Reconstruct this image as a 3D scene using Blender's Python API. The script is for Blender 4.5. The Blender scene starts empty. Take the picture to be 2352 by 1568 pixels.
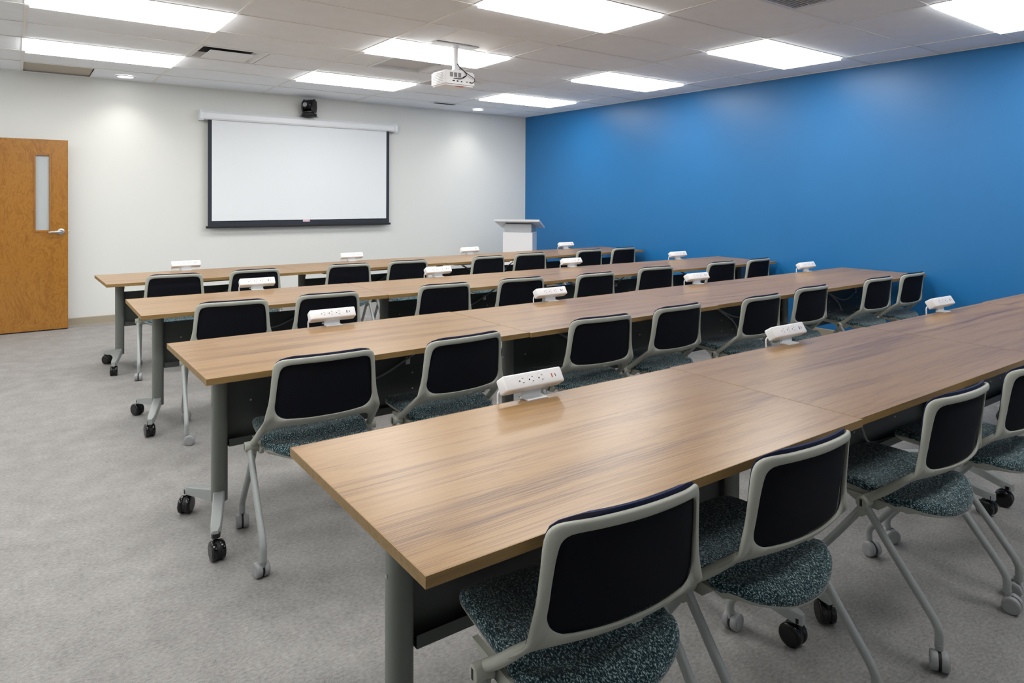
import bpy, bmesh, math, random
from mathutils import Vector, Matrix
random.seed(7)
S = bpy.context.scene
COL = S.collection
PI = math.pi

# ------------------------------------------------------------------ camera
HC = 1.414
F_PX, CY, YAW, PITCH, ROLL = 1563.793, 465.7434, 0.6326, -0.0077, 0.0043
cam_d = bpy.data.cameras.new('camera'); cam = bpy.data.objects.new('camera', cam_d); COL.objects.link(cam)
sy, cyw, sp, cp = math.sin(YAW), math.cos(YAW), math.sin(PITCH), math.cos(PITCH)
fwd = Vector((sy*cp, cyw*cp, sp)); rgt = Vector((cyw, -sy, 0)); up = rgt.cross(fwd)
r2 = math.cos(ROLL)*rgt + math.sin(ROLL)*up; u2 = -math.sin(ROLL)*rgt + math.cos(ROLL)*up
M = Matrix((r2, u2, -fwd)).transposed().to_4x4(); M.translation = Vector((0, 0, HC))
cam.matrix_world = M
cam_d.sensor_width = 36.0; cam_d.sensor_fit = 'HORIZONTAL'
cam_d.lens = F_PX/2352*36.0
cam_d.shift_x = 0.0
cam_d.shift_y = -(784-CY)/2352
cam_d.clip_start = 0.05; cam_d.clip_end = 100
S.camera = cam

# ------------------------------------------------------------------ light and exposure
PANEL = 12.5          # brightness of the ceiling panels
DOWN = 24.0          # power of each recessed downlight
S.view_settings.view_transform = 'Standard'
S.view_settings.look = 'None'
S.view_settings.exposure = 0.0
S.view_settings.gamma = 1.0
S.view_settings.use_curve_mapping = False
w = bpy.data.worlds.new('world'); S.world = w; w.use_nodes = True
w.node_tree.nodes['Background'].inputs[0].default_value = (0.8, 0.85, 0.9, 1)
w.node_tree.nodes['Background'].inputs[1].default_value = 0.3

# ------------------------------------------------------------------ materials
def lin(c):
    return tuple(((v/255)/12.92 if v/255 <= 0.04045 else ((v/255+0.055)/1.055)**2.4) for v in c)
class NT:
    def __init__(s, name):
        s.m = bpy.data.materials.new(name); s.m.use_nodes = True; s.t = s.m.node_tree
        s.b = s.t.nodes['Principled BSDF']; s.out = s.t.nodes['Material Output']
    def n(s, typ, **kw):
        o = s.t.nodes.new(typ)
        for k, v in kw.items():
            if k.startswith('_'): setattr(o, k[1:], v)
            else: o.inputs[k].default_value = v
        return o
    def l(s, a, b): s.t.links.new(a, b)
def mat(name, col, rough=0.5, metal=0.0, spec=0.5, bump=0, bscale=200, var=0.0, vscale=3.0, coat=0):
    k = NT(name); k.b.inputs['Roughness'].default_value = rough; k.b.inputs['Metallic'].default_value = metal
    k.b.inputs['Specular IOR Level'].default_value = spec
    k.b.inputs['Coat Weight'].default_value = coat
    c = lin(col)
    tc = k.n('ShaderNodeTexCoord')
    no = k.n('ShaderNodeTexNoise', Scale=vscale, Detail=4.0); k.l(tc.outputs['Object'], no.inputs['Vector'])
    r = k.n('ShaderNodeValToRGB'); v = var
    r.color_ramp.elements[0].position = 0.3; r.color_ramp.elements[1].position = 0.7
    r.color_ramp.elements[0].color = (*[x*(1-v) for x in c], 1); r.color_ramp.elements[1].color = (*[min(1, x*(1+v)) for x in c], 1)
    k.l(no.outputs['Fac'], r.inputs['Fac']); k.l(r.outputs['Color'], k.b.inputs['Base Color'])
    if bump:
        n2 = k.n('ShaderNodeTexNoise', Scale=bscale, Detail=3.0); k.l(tc.outputs['Object'], n2.inputs['Vector'])
        b = k.n('ShaderNodeBump', Strength=bump, Distance=0.001); k.l(n2.outputs['Fac'], b.inputs['Height']); k.l(b.outputs['Normal'], k.b.inputs['Normal'])
    return k.m
def wood(name, stops, streak=(1.3, 26, 26), fine=(6, 260, 260), rough=0.33, axis=0, coat=0.0, swirl=0.06):
    k = NT(name); k.b.inputs['Roughness'].default_value = rough; k.b.inputs['Coat Weight'].default_value = coat
    tc = k.n('ShaderNodeTexCoord'); oi = k.n('ShaderNodeObjectInfo')
    ad = k.n('ShaderNodeVectorMath', _operation='ADD'); sc = k.n('ShaderNodeVectorMath', _operation='SCALE'); 
    cx = k.n('ShaderNodeCombineXYZ', X=17.0, Y=9.0, Z=5.0); k.l(cx.outputs[0], sc.inputs[0]); k.l(oi.outputs['Random'], sc.inputs['Scale'])
    k.l(tc.outputs['Object'], ad.inputs[0]); k.l(sc.outputs[0], ad.inputs[1])
    wn = k.n('ShaderNodeTexNoise', Scale=2.2, Detail=2.0); k.l(ad.outputs[0], wn.inputs['Vector'])
    sb = k.n('ShaderNodeVectorMath', _operation='SUBTRACT'); sb.inputs[1].default_value = (0.5, 0.5, 0.5); k.l(wn.outputs['Color'], sb.inputs[0])
    s2 = k.n('ShaderNodeVectorMath', _operation='SCALE'); s2.inputs['Scale'].default_value = swirl; k.l(sb.outputs[0], s2.inputs[0])
    a2 = k.n('ShaderNodeVectorMath', _operation='ADD'); k.l(ad.outputs[0], a2.inputs[0]); k.l(s2.outputs[0], a2.inputs[1])
    def stre(v, det):
        mp = k.n('ShaderNodeMapping'); mp.inputs['Scale'].default_value = v; k.l(a2.outputs[0], mp.inputs['Vector'])
        n = k.n('ShaderNodeTexNoise', Scale=1.0, Detail=det, Roughness=0.6); k.l(mp.outputs[0], n.inputs['Vector']); return n.outputs['Fac']
    a = stre(streak, 5.0); b = stre(fine, 3.0)
    m1 = k.n('ShaderNodeMath', _operation='MULTIPLY'); m1.inputs[1].default_value = 0.52; k.l(a, m1.inputs[0])
    m2 = k.n('ShaderNodeMath', _operation='MULTIPLY_ADD'); m2.inputs[1].default_value = 0.48; k.l(b, m2.inputs[0]); k.l(m1.outputs[0], m2.inputs[2])
    r = k.n('ShaderNodeValToRGB'); k.l(m2.outputs[0], r.inputs['Fac'])
    e = r.color_ramp.elements
    while len(e) < len(stops): e.new(0.5)
    for i, (p, c) in enumerate(stops): e[i].position = p; e[i].color = (*lin(c), 1)
    k.l(r.outputs['Color'], k.b.inputs['Base Color'])
    bp = k.n('ShaderNodeBump', Strength=0.12, Distance=0.0005); k.l(b, bp.inputs['Height']); k.l(bp.outputs['Normal'], k.b.inputs['Normal'])
    return k.m
def emis(name, col, st):
    k = NT(name); k.b.inputs['Base Color'].default_value = (0.9, 0.9, 0.9, 1)
    k.b.inputs['Emission Color'].default_value = (*col, 1); k.b.inputs['Emission Strength'].default_value = st
    return k.m

MW = {}
MW['wall'] = mat('white_wall_paint', (217, 219, 216), 0.55, bump=0.15, bscale=350)
MW['blue'] = mat('blue_wall_paint', (24, 108, 168), 0.40, bump=0.18, bscale=320, var=0.02)
MW['tile'] = mat('ceiling_tile', (240, 246, 252), 0.9, bump=0.3, bscale=500, var=0.02, vscale=6)
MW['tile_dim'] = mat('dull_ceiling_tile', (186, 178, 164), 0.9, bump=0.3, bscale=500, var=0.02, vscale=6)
MW['bar'] = mat('ceiling_grid_metal', (236, 236, 234), 0.45)
MW['dark_gap'] = mat('dark_gap', (22, 22, 22), 0.9)
MW['base'] = mat('tan_vinyl_base', (156, 146, 128), 0.5)
MW['table'] = wood('walnut_laminate', [(0.37, (98, 68, 42)), (0.43, (126, 93, 57)), (0.49, (145, 111, 68)), (0.55, (157, 124, 80)), (0.62, (138, 104, 67)), (0.70, (110, 79, 51))], streak=(0.5, 15, 15), fine=(2.0, 300, 300), rough=0.28, swirl=0.022)
MW['edge'] = wood('table_edge_band', [(0.35, (124, 98, 56)), (0.5, (140, 112, 66)), (0.65, (150, 122, 76))], streak=(3, 60, 60), rough=0.45)
MW['door'] = wood('honey_birch_door', [(0.38, (138, 88, 22)), (0.46, (148, 98, 29)), (0.52, (162, 112, 42)), (0.56, (148, 98, 30)), (0.66, (140, 90, 23))], streak=(8, 8, 1.5), fine=(60, 60, 7), rough=0.3, coat=0.3, swirl=0.5)
MW['door_trim'] = wood('door_bead', [(0.35, (128, 80, 26)), (0.6, (160, 108, 44))], streak=(30, 30, 4), fine=(200, 200, 10), rough=0.35)
MW['leg'] = mat('silver_grey_paint', (158, 163, 162), 0.42, metal=0.15, bump=0.05, bscale=900)
MW['post'] = mat('warm_grey_paint', (116, 120, 115), 0.42, metal=0.1, bump=0.05, bscale=900)
MW['frame'] = mat('light_grey_plastic', (166, 168, 158), 0.48, bump=0.1, bscale=1200)
MW['panel'] = mat('charcoal_steel', (74, 79, 77), 0.5, metal=0.1)
MW['black'] = mat('black_gloss_plastic', (14, 14, 16), 0.16)
MW['rubber'] = mat('black_matte', (18, 18, 20), 0.6)
MW['cast'] = mat('grey_caster_plastic', (152, 154, 156), 0.45)
MW['white'] = mat('white_plastic', (236, 236, 238), 0.35)
MW['whitem'] = mat('white_satin_metal', (226, 230, 234), 0.35)
MW['chrome'] = mat('brushed_nickel', (190, 192, 196), 0.28, metal=0.9)
MW['cable'] = mat('grey_cable', (150, 152, 152), 0.5)
MW['orange'] = mat('orange_plastic', (196, 84, 30), 0.4)
MW['screen'] = mat('matte_screen_fabric', (226, 231, 235), 0.8)
MW['border'] = mat('screen_border', (36, 42, 54), 0.7)
MW['lectern_grey'] = mat('lectern_grey_laminate', (176, 180, 184), 0.4)
MW['sticker'] = mat('paper_label', (226, 226, 222), 0.6)
MW['pink'] = mat('pale_pink_label', (226, 196, 204), 0.6)
MW['lit_hole'] = mat('lit_hole_paint', (205, 208, 208), 0.3, metal=0.2)
MW['lamp'] = emis('panel_diffuser', (1.0, 0.985, 0.96), PANEL)
MW['dl'] = emis('downlight_lens', (1.0, 0.97, 0.92), 9.0)
MW['grille'] = mat('grey_grille', (206, 208, 210), 0.6)
MW['navy'] = None

def floor_mat():
    k = NT('grey_mottled_vinyl'); k.b.inputs['Roughness'].default_value = 0.62; k.b.inputs['Specular IOR Level'].default_value = 0.35
    tc = k.n('ShaderNodeTexCoord')
    def no(scale, det, st=(1, 1, 1), ro=0.6):
        mp = k.n('ShaderNodeMapping'); mp.inputs['Scale'].default_value = st; k.l(tc.outputs['Object'], mp.inputs['Vector'])
        n = k.n('ShaderNodeTexNoise', Scale=scale, Detail=det, Roughness=ro); k.l(mp.outputs[0], n.inputs['Vector']); return n.outputs['Fac']
    a = no(7, 5); b = no(110, 4, (0.6, 1, 1)); c = no(500, 2)
    m1 = k.n('ShaderNodeMath', _operation='MULTIPLY'); m1.inputs[1].default_value = 0.22; k.l(a, m1.inputs[0])
    m2 = k.n('ShaderNodeMath', _operation='MULTIPLY_ADD'); m2.inputs[1].default_value = 0.38; k.l(b, m2.inputs[0]); k.l(m1.outputs[0], m2.inputs[2])
    m3 = k.n('ShaderNodeMath', _operation='MULTIPLY_ADD'); m3.inputs[1].default_value = 0.40; k.l(c, m3.inputs[0]); k.l(m2.outputs[0], m3.inputs[2])
    r = k.n('ShaderNodeValToRGB'); k.l(m3.outputs[0], r.inputs['Fac'])
    e = r.color_ramp.elements; e[0].position = 0.36; e[0].color = (*lin((104, 103, 102)), 1); e[1].position = 0.64; e[1].color = (*lin((166, 164, 162)), 1)
    # scattered dark and light flecks
    v = k.n('ShaderNodeTexVoronoi', Scale=75.0); k.l(tc.outputs['Object'], v.inputs['Vector'])
    lt = k.n('ShaderNodeMath', _operation='LESS_THAN'); lt.inputs[1].default_value = 0.09; k.l(v.outputs['Distance'], lt.inputs[0])
    sx = k.n('ShaderNodeSeparateColor'); k.l(v.outputs['Color'], sx.inputs[0])
    gt = k.n('ShaderNodeMath', _operation='GREATER_THAN'); gt.inputs[1].default_value = 0.72; k.l(sx.outputs[0], gt.inputs[0])
    mm = k.n('ShaderNodeMath', _operation='MULTIPLY'); k.l(lt.outputs[0], mm.inputs[0]); k.l(gt.outputs[0], mm.inputs[1])
    m4 = k.n('ShaderNodeMath', _operation='MULTIPLY'); m4.inputs[1].default_value = 0.75; k.l(mm.outputs[0], m4.inputs[0])
    mx = k.n('ShaderNodeMixRGB'); mx.inputs['Color2'].default_value = (*lin((88, 84, 84)), 1); k.l(m4.outputs[0], mx.inputs['Fac']); k.l(r.outputs['Color'], mx.inputs['Color1'])
    k.l(mx.outputs[0], k.b.inputs['Base Color'])
    bp = k.n('ShaderNodeBump', Strength=0.25, Distance=0.0006); k.l(c, bp.inputs['Height']); k.l(bp.outputs['Normal'], k.b.inputs['Normal'])
    return k.m
MW['floor'] = floor_mat()
def tweed():
    k = NT('teal_tweed'); k.b.inputs['Roughness'].default_value = 0.95; k.b.inputs['Specular IOR Level'].default_value = 0.15
    k.b.inputs['Sheen Weight'].default_value = 0.25
    tc = k.n('ShaderNodeTexCoord')
    mp = k.n('ShaderNodeMapping'); mp.inputs['Scale'].default_value = (1, 0.45, 1); k.l(tc.outputs['Object'], mp.inputs['Vector'])
    n = k.n('ShaderNodeTexNoise', Scale=300.0, Detail=3.5, Roughness=0.7); k.l(mp.outputs[0], n.inputs['Vector'])
    r = k.n('ShaderNodeValToRGB'); k.l(n.outputs['Fac'], r.inputs['Fac'])
    e = r.color_ramp.elements; e.new(0.5); e.new(0.5)
    for i, (p, c) in enumerate([(0.41, (8, 20, 26)), (0.49, (24, 48, 56)), (0.55, (74, 106, 114)), (0.63, (184, 202, 202))]):
        e[i].position = p; e[i].color = (*lin(c), 1)
    k.l(r.outputs['Color'], k.b.inputs['Base Color'])
    bp = k.n('ShaderNodeBump', Strength=0.5, Distance=0.001); k.l(n.outputs['Fac'], bp.inputs['Height']); k.l(bp.outputs['Normal'], k.b.inputs['Normal'])
    return k.m
MW['tweed'] = tweed()
def mesh_fabric(name, c0, c1, trn):
    k = NT(name); 
    k.b.inputs['Roughness'].default_value = 0.8; k.b.inputs['Specular IOR Level'].default_value = 0.2
    tc = k.n('ShaderNodeTexCoord')
    wv = k.n('ShaderNodeTexNoise', Scale=700.0); k.l(tc.outputs['Object'], wv.inputs['Vector'])
    r = k.n('ShaderNodeValToRGB'); k.l(wv.outputs['Fac'], r.inputs['Fac'])
    r.color_ramp.elements[0].color = (*lin(c0), 1); r.color_ramp.elements[1].color = (*lin(c1), 1)
    k.l(r.outputs['Color'], k.b.inputs['Base Color'])
    tr = k.n('ShaderNodeBsdfTransparent'); mx = k.n('ShaderNodeMixShader'); mx.inputs[0].default_value = trn
    k.l(k.b.outputs[0], mx.inputs[1]); k.l(tr.outputs[0], mx.inputs[2]); k.l(mx.outputs[0], k.out.inputs['Surface'])
    return k.m
MW['navy'] = mesh_fabric('navy_back_fabric', (26, 32, 58), (46, 56, 92), 0.12)
MW['black_mesh'] = mesh_fabric('black_back_mesh', (8, 9, 12), (16, 18, 24), 0.22)
def glass():
    k = NT('pale_grey_glass'); k.b.inputs['Base Color'].default_value = (0.9, 0.95, 0.95, 1)
    k.b.inputs['Roughness'].default_value = 0.05
    tr = k.n('ShaderNodeBsdfTransparent'); tr.inputs[0].default_value = (0.95, 0.97, 0.98, 1)
    gl = k.b; k.b.inputs['Base Color'].default_value = (0.62, 0.67, 0.68, 1); k.b.inputs['Roughness'].default_value = 0.12
    mx = k.n('ShaderNodeMixShader'); mx.inputs[0].default_value = 0.6  # pale grey diffuse mixed over the transparent part, lightens the pane
    k.l(tr.outputs[0], mx.inputs[1]); k.l(gl.outputs[0], mx.inputs[2]); k.l(mx.outputs[0], k.out.inputs['Surface'])
    return k.m
MW['glass'] = glass()

# ------------------------------------------------------------------ mesh helpers
def box(bm, x0, x1, y0, y1, z0, z1, bev=0.0, seg=1, T=None):
    vs = [bm.verts.new((x, y, z)) for x in (x0, x1) for y in (y0, y1) for z in (z0, z1)]
    fs = [(0, 1, 3, 2), (4, 6, 7, 5), (0, 4, 5, 1), (2, 3, 7, 6), (0, 2, 6, 4), (1, 5, 7, 3)]
    faces = [bm.faces.new([vs[i] for i in f]) for f in fs]
    if bev > 0:
        es = list({e for f in faces for e in f.edges})
        r = bmesh.ops.bevel(bm, geom=es, offset=bev, segments=seg, affect='EDGES', profile=0.5)
        vs = list({v for f in r['faces'] for v in f.verts} | {v for v in vs if v.is_valid})
    if T is not None:
        for v in vs: v.co = T @ v.co
    return bm
def tube(bm, pts, rad, n=10, caps=True, flat=1.0):
    pts = [Vector(p) for p in pts]
    rads = rad if isinstance(rad, (list, tuple)) else [rad]*len(pts)
    rings = []; prev = None
    for i, p in enumerate(pts):
        t = (pts[min(i+1, len(pts)-1)] - pts[max(i-1, 0)]).normalized()
        if prev is None:
            a = Vector((1, 0, 0)) if abs(t.x) < 0.9 else Vector((0, 1, 0))
            nrm = t.cross(a).normalized()
        else:
            nrm = (prev - t*prev.dot(t)).normalized()
        prev = nrm; b = t.cross(nrm)
        rings.append([bm.verts.new(p + rads[i]*(math.cos(2*PI*k/n)*nrm + flat*math.sin(2*PI*k/n)*b)) for k in range(n)])
    for i in range(len(rings)-1):
        for k in range(n):
            bm.faces.new((rings[i][k], rings[i][(k+1) % n], rings[i+1][(k+1) % n], rings[i+1][k]))
    if caps:
        bm.faces.new(rings[0][::-1]); bm.faces.new(rings[-1])
def smooth_path(keys, n=5):
    P = [Vector(k) for k in keys]; out = []
    for i in range(len(P)-1):
        p0 = P[max(i-1, 0)]; p1 = P[i]; p2 = P[i+1]; p3 = P[min(i+2, len(P)-1)]
        for k in range(n):
            t = k/n
            out.append(0.5*((2*p1) + (p2-p0)*t + (2*p0-5*p1+4*p2-p3)*t*t + (3*p1-p0-3*p2+p3)*t**3))
    out.append(P[-1]); return out
def cyl(bm, c, axis, r, h, n=20, r2=None, bev=0.0):
    c = Vector(c); ax = Vector(axis).normalized(); r2 = r if r2 is None else r2
    if bev: prof = [(-h/2, r-bev), (-h/2+bev*0.4, r-bev*0.3), (-h/2+bev, r), (h/2-bev, r2), (h/2-bev*0.4, r2-bev*0.3), (h/2, r2-bev)]
    else: prof = [(-h/2, r), (h/2, r2)]
    a = Vector((0, 0, 1)) if abs(ax.z) < 0.9 else Vector((1, 0, 0))
    u = ax.cross(a).normalized(); v = ax.cross(u)
    rings = [[bm.verts.new(c + ax*z + rr*(math.cos(2*PI*k/n)*u + math.sin(2*PI*k/n)*v)) for k in range(n)] for z, rr in prof]
    for i in range(len(rings)-1):
        for k in range(n): bm.faces.new((rings[i][k], rings[i][(k+1) % n], rings[i+1][(k+1) % n], rings[i+1][k]))
    bm.faces.new(rings[0][::-1]); bm.faces.new(rings[-1])
def prism(bm, poly, axis, a, b):
    """poly = 2D points; extruded along axis ('x','y','z') from a to b"""
    def P(p, t): return {'x': (t, p[0], p[1]), 'y': (p[0], t, p[1]), 'z': (p[0], p[1], t)}[axis]
    A = [bm.verts.new(P(p, a)) for p in poly]; B = [bm.verts.new(P(p, b)) for p in poly]
    n = len(poly)
    for i in range(n): bm.faces.new((A[i], A[(i+1) % n], B[(i+1) % n], B[i]))
    bm.faces.new(A[::-1]); bm.faces.new(B)
def mesh(name, bm, m, smooth=True, angle=40):
    bmesh.ops.recalc_face_normals(bm, faces=bm.faces[:])
    me = bpy.data.meshes.new(name); bm.to_mesh(me); bm.free()
    me.materials.append(m)
    if smooth:
        me.polygons.foreach_set('use_smooth', [True]*len(me.polygons))
        me.set_sharp_from_angle(angle=math.radians(angle))
    return me
def obj(name, me, parent=None, loc=None, rotz=None):
    o = bpy.data.objects.new(name, me); COL.objects.link(o)
    if parent: o.parent = parent
    if loc is not None: o.location = loc
    if rotz is not None: o.rotation_euler = (0, 0, rotz)
    return o
def ob(name, bm, m, parent=None, smooth=True, loc=None, rotz=None, label=None):
    o = obj(name, mesh(name, bm, m, smooth), parent, loc, rotz)
    if label: o['label'] = label
    return o
def tag(o, label, cat, group=None):
    o['label'] = label; o['category'] = cat
    if group: o['group'] = group
    return o
def thing(name, label, cat, loc=(0, 0, 0), rotz=0.0, group=None):
    o = bpy.data.objects.new(name, None); COL.objects.link(o)
    o.empty_display_size = 0.1
    o.location = loc; o.rotation_euler = (0, 0, rotz)
    return tag(o, label, cat, group)
def struct(name, bm, m, smooth=False):
    o = ob(name, bm, m, None, smooth); o['kind'] = 'structure'; return o
def dup(root, loc, rotz):
    r = root.copy(); COL.objects.link(r); r.location = loc; r.rotation_euler = (0, 0, rotz)
    def rec(src, dst):
        for ch in list(src.children):
            c = ch.copy(); COL.objects.link(c); c.parent = dst; rec(ch, c)
    rec(root, r); return r
def B(): return bmesh.new()

# ------------------------------------------------------------------ room shell
XL, XR, YB, YF, ZC = -3.2, 6.70, -3.2, 8.777, 2.714
b = B(); box(b, XL-0.1, XR+0.1, YB-0.1, YF+0.1, -0.08, 0.0); struct('floor', b, MW['floor'])
b = B(); box(b, XL-0.1, XR+0.1, YF, YF+0.1, 0, 2.9); struct('wall_front', b, MW['wall'])
b = B(); box(b, XR, XR+0.1, YB, YF, 0, 2.9); struct('wall_right', b, MW['blue'])
b = B(); box(b, XL-0.1, XL, YB, YF, 0, 2.9); struct('wall_left', b, MW['wall'])
b = B(); box(b, XL-0.1, XR+0.1, YB-0.1, YB, 0, 2.9); struct('wall_back', b, MW['wall'])
def basepoly(): return [(0, 0), (0.011, 0), (0.009, 0.006), (0.007, 0.080), (0.004, 0.087), (0, 0.087)]
b = B(); prism(b, [(YF-p[0], p[1]) for p in basepoly()], 'x', XL, XR); struct('baseboard_front', b, MW['base'])
b = B(); prism(b, [(XR-p[0], p[1]) for p in basepoly()], 'y', YB, YF-0.011); struct('baseboard_right', b, MW['base'])
b = B(); prism(b, [(XL+p[0], p[1]) for p in basepoly()], 'y', YB, YF-0.011); struct('baseboard_left', b, MW['base'])

# suspended ceiling: backing slab, tiles and metal bars
T2 = 0.6096; GX = lambda g: 0.0741 + g*2*T2; RY = lambda r: 8.1366 - (r-1)*T2
b = B(); box(b, XL-0.1, XR+0.1, YB-0.1, YF+0.1, 2.78, 2.86); ceiling = struct('ceiling', b, MW['rubber'])
bars_x = [GX(g) for g in range(-2, 6)]
rows = list(range(1, 20))
ys = [YF] + [RY(r) for r in rows if RY(r) > YB] + [YB]
xs = [XL] + bars_x + [XR]
lights = []                 # (column, row): light fills RY(row+1)..RY(row) between GX(col) and GX(col+1)
for colg in (-2, 0, 2, 4):
    for r in (2, 5, 8, 11):
        if (colg, r) != (2, 11): lights.append((colg, r))
lights += [(4, 14), (2, 14)]  # both unseen; the middle-line one is added to brighten the foreground
lightset = set(lights)
special = {}                # cells broken into smaller tiles: (col index, row index) -> list of (x0, x1, kind)
def gcell(g, r): return (g, r)
special[(1, 3)] = [(0, 0.5, 'skip'), (0.5, 1, 'tile')]
special[(3, 3)] = [(0, 0.5, 'skip'), (0.5, 1, 'tile')]
special[(2, 4)] = [(0, 0.25, 'tile'), (0.25, 0.75, 'skip'), (0.75, 1, 'tile')]
special[(2, 6)] = [(0, 0.25, 'tile'), (0.25, 0.75, 'plate'), (0.75, 1, 'tile')]
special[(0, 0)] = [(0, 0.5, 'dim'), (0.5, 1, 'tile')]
special[(4, 0)] = [(0, 0.5, 'tile'), (0.5, 1, 'tile')]
special[(3, 10)] = [(0, 0.5, 'skip'), (0.5, 1, 'tile')]
tile_cache = {}
def tile(x0, x1, y0, y1, m='tile', dz=0.0):
    w_, h_ = x1-x0, y1-y0; key = (round(w_, 3), round(h_, 3), m)
    if key not in tile_cache:
        b = B(); box(b, -w_/2+0.004, w_/2-0.004, -h_/2+0.004, h_/2-0.004, 0.0, 0.016, 0.0015)
        tile_cache[key] = mesh('ceiling_tile', b, MW[m], False)
    return obj('ceiling_tile', tile_cache[key], ceiling, ((x0+x1)/2, (y0+y1)/2, ZC+0.002+dz))
bar_cache = {}
def bar(x0, x1, y0, y1):
    w_, h_ = x1-x0, y1-y0; key = (round(w_, 3), round(h_, 3))
    if key not in bar_cache:
        b = B(); box(b, -w_/2, w_/2, -h_/2, h_/2, 0, 0.004); bar_cache[key] = mesh('grid_bar', b, MW['bar'], False)
    return obj('grid_bar', bar_cache[key], ceiling, ((x0+x1)/2, (y0+y1)/2, ZC-0.0025))
BW = 0.009
rr_ = random.Random(3)
for ci in range(len(xs)-1):
    g = ci-3          # xs[1] is grid line -2
    for ri in range(len(ys)-1):
        r = ri        # cell 0 lies between the wall and line 1
        x0, x1, y1, y0 = xs[ci], xs[ci+1], ys[ri], ys[ri+1]
        if (g, r) in lightset: continue
        if (g, r) in special:
            for (a, c, kind) in special[(g, r)]:
                xa, xc = x0+(x1-x0)*a, x0+(x1-x0)*c
                if kind in ('tile', 'plate'): tile(xa, xc, y0, y1, 'tile' if kind == 'tile' else 'bar')
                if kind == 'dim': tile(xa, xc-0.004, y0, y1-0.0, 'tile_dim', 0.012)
                if a > 0: bar(xa-BW*0.7, xa+BW*0.7, y0, y1)
        else:
            tile(x0, x1, y0, y1, 'tile', rr_.choice((0, 0, 0, 0.001)))
for ri, y in enumerate(ys):
    for ci in range(len(xs)-1):
        yy = y - BW if ri == 0 else (y + BW if ri == len(ys)-1 else y)
        bar(xs[ci]+BW, xs[ci+1]-BW, yy-BW, yy+BW)
for ci, x in enumerate(xs):
    xx = x + BW if ci == 0 else (x - BW if ci == len(xs)-1 else x)
    wv = BW*1.25 if g else BW
    for ri in range(len(ys)-1):
        bar(xx-wv, xx+wv, ys[ri+1], ys[ri])

# ceiling light panels
b = B()
hw, hh = T2-0.012, T2/2-0.012
for (xa, xb, ya, yb) in ((-hw, hw, hh-0.006, hh), (-hw, hw, -hh, -hh+0.006), (-hw, -hw+0.006, -hh+0.006, hh-0.006), (hw-0.006, hw, -hh+0.006, hh-0.006)):
    box(b, xa, xb, ya, yb, 0, 0.03)
m_frame = mesh('light_frame', b, MW['whitem'], False)
b = B(); box(b, -hw+0.006, hw-0.006, -hh+0.006, hh-0.006, -0.020, 0.012); m_diff = mesh('light_diffuser', b, MW['lamp'], False)
colname = {-2: 'beyond the left picture edge', 0: 'left-hand line', 2: 'middle line', 4: 'line beside the blue wall'}
rowname = {2: 'nearest the screen wall', 5: 'second from screen wall', 8: 'third from screen wall', 11: 'fourth from screen wall', 14: 'unseen, fifth from the screen wall', 17: 'last one, behind the camera'}
for (g, r) in lights:
    x = (GX(g)+GX(g+1))/2; y = (RY(r)+RY(r+1))/2
    t = thing('ceiling_light', 'bright ceiling panel light, %s, %s' % (colname[g], rowname[r]), 'ceiling light', (x, y, ZC-0.001), 0, 'flat panel lights in the ceiling')
    obj('light_frame', m_frame, t); obj('light_diffuser', m_diff, t)

# recessed round downlights
def ring(bm, r0, r1, z0, z1, n=32):
    R = [[bm.verts.new((rr*math.cos(2*PI*k/n), rr*math.sin(2*PI*k/n), zz)) for k in range(n)] for rr, zz in ((r0, z0), (r1, z0), (r1*0.98, z1), (r0, z1))]
    for i in range(4):
        for k in range(n): bm.faces.new((R[i][k], R[i][(k+1) % n], R[(i+1) % 4][(k+1) % n], R[(i+1) % 4][k]))
for (x, y, lab) in ((0.987, 8.46, 'small round recessed downlight over the wall between door and screen'), (5.537, 8.41, 'small round recessed downlight over the wall beside the blue corner')):
    t = thing('downlight', lab, 'ceiling light', (x, y, ZC-0.004), 0, 'round downlights by the screen wall')
    b = B(); ring(b, 0.078, 0.098, 0.002, -0.006); ob('trim_ring', b, MW['white'], t)
    b = B(); cyl(b, (0, 0, 0.0), (0, 0, 1), 0.078, 0.003, 32); ob('lens', b, MW['dl'], t)
    ld = bpy.data.lights.new('downlight_beam', 'SPOT'); ld.energy = DOWN; ld.spot_size = math.radians(116); ld.spot_blend = 1.0; ld.shadow_soft_size = 0.06
    ld.color = (1, 0.96, 0.9)
    lo = bpy.data.objects.new('beam', ld); COL.objects.link(lo); lo.parent = t; lo.location = (0, 0, -0.012)

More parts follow.
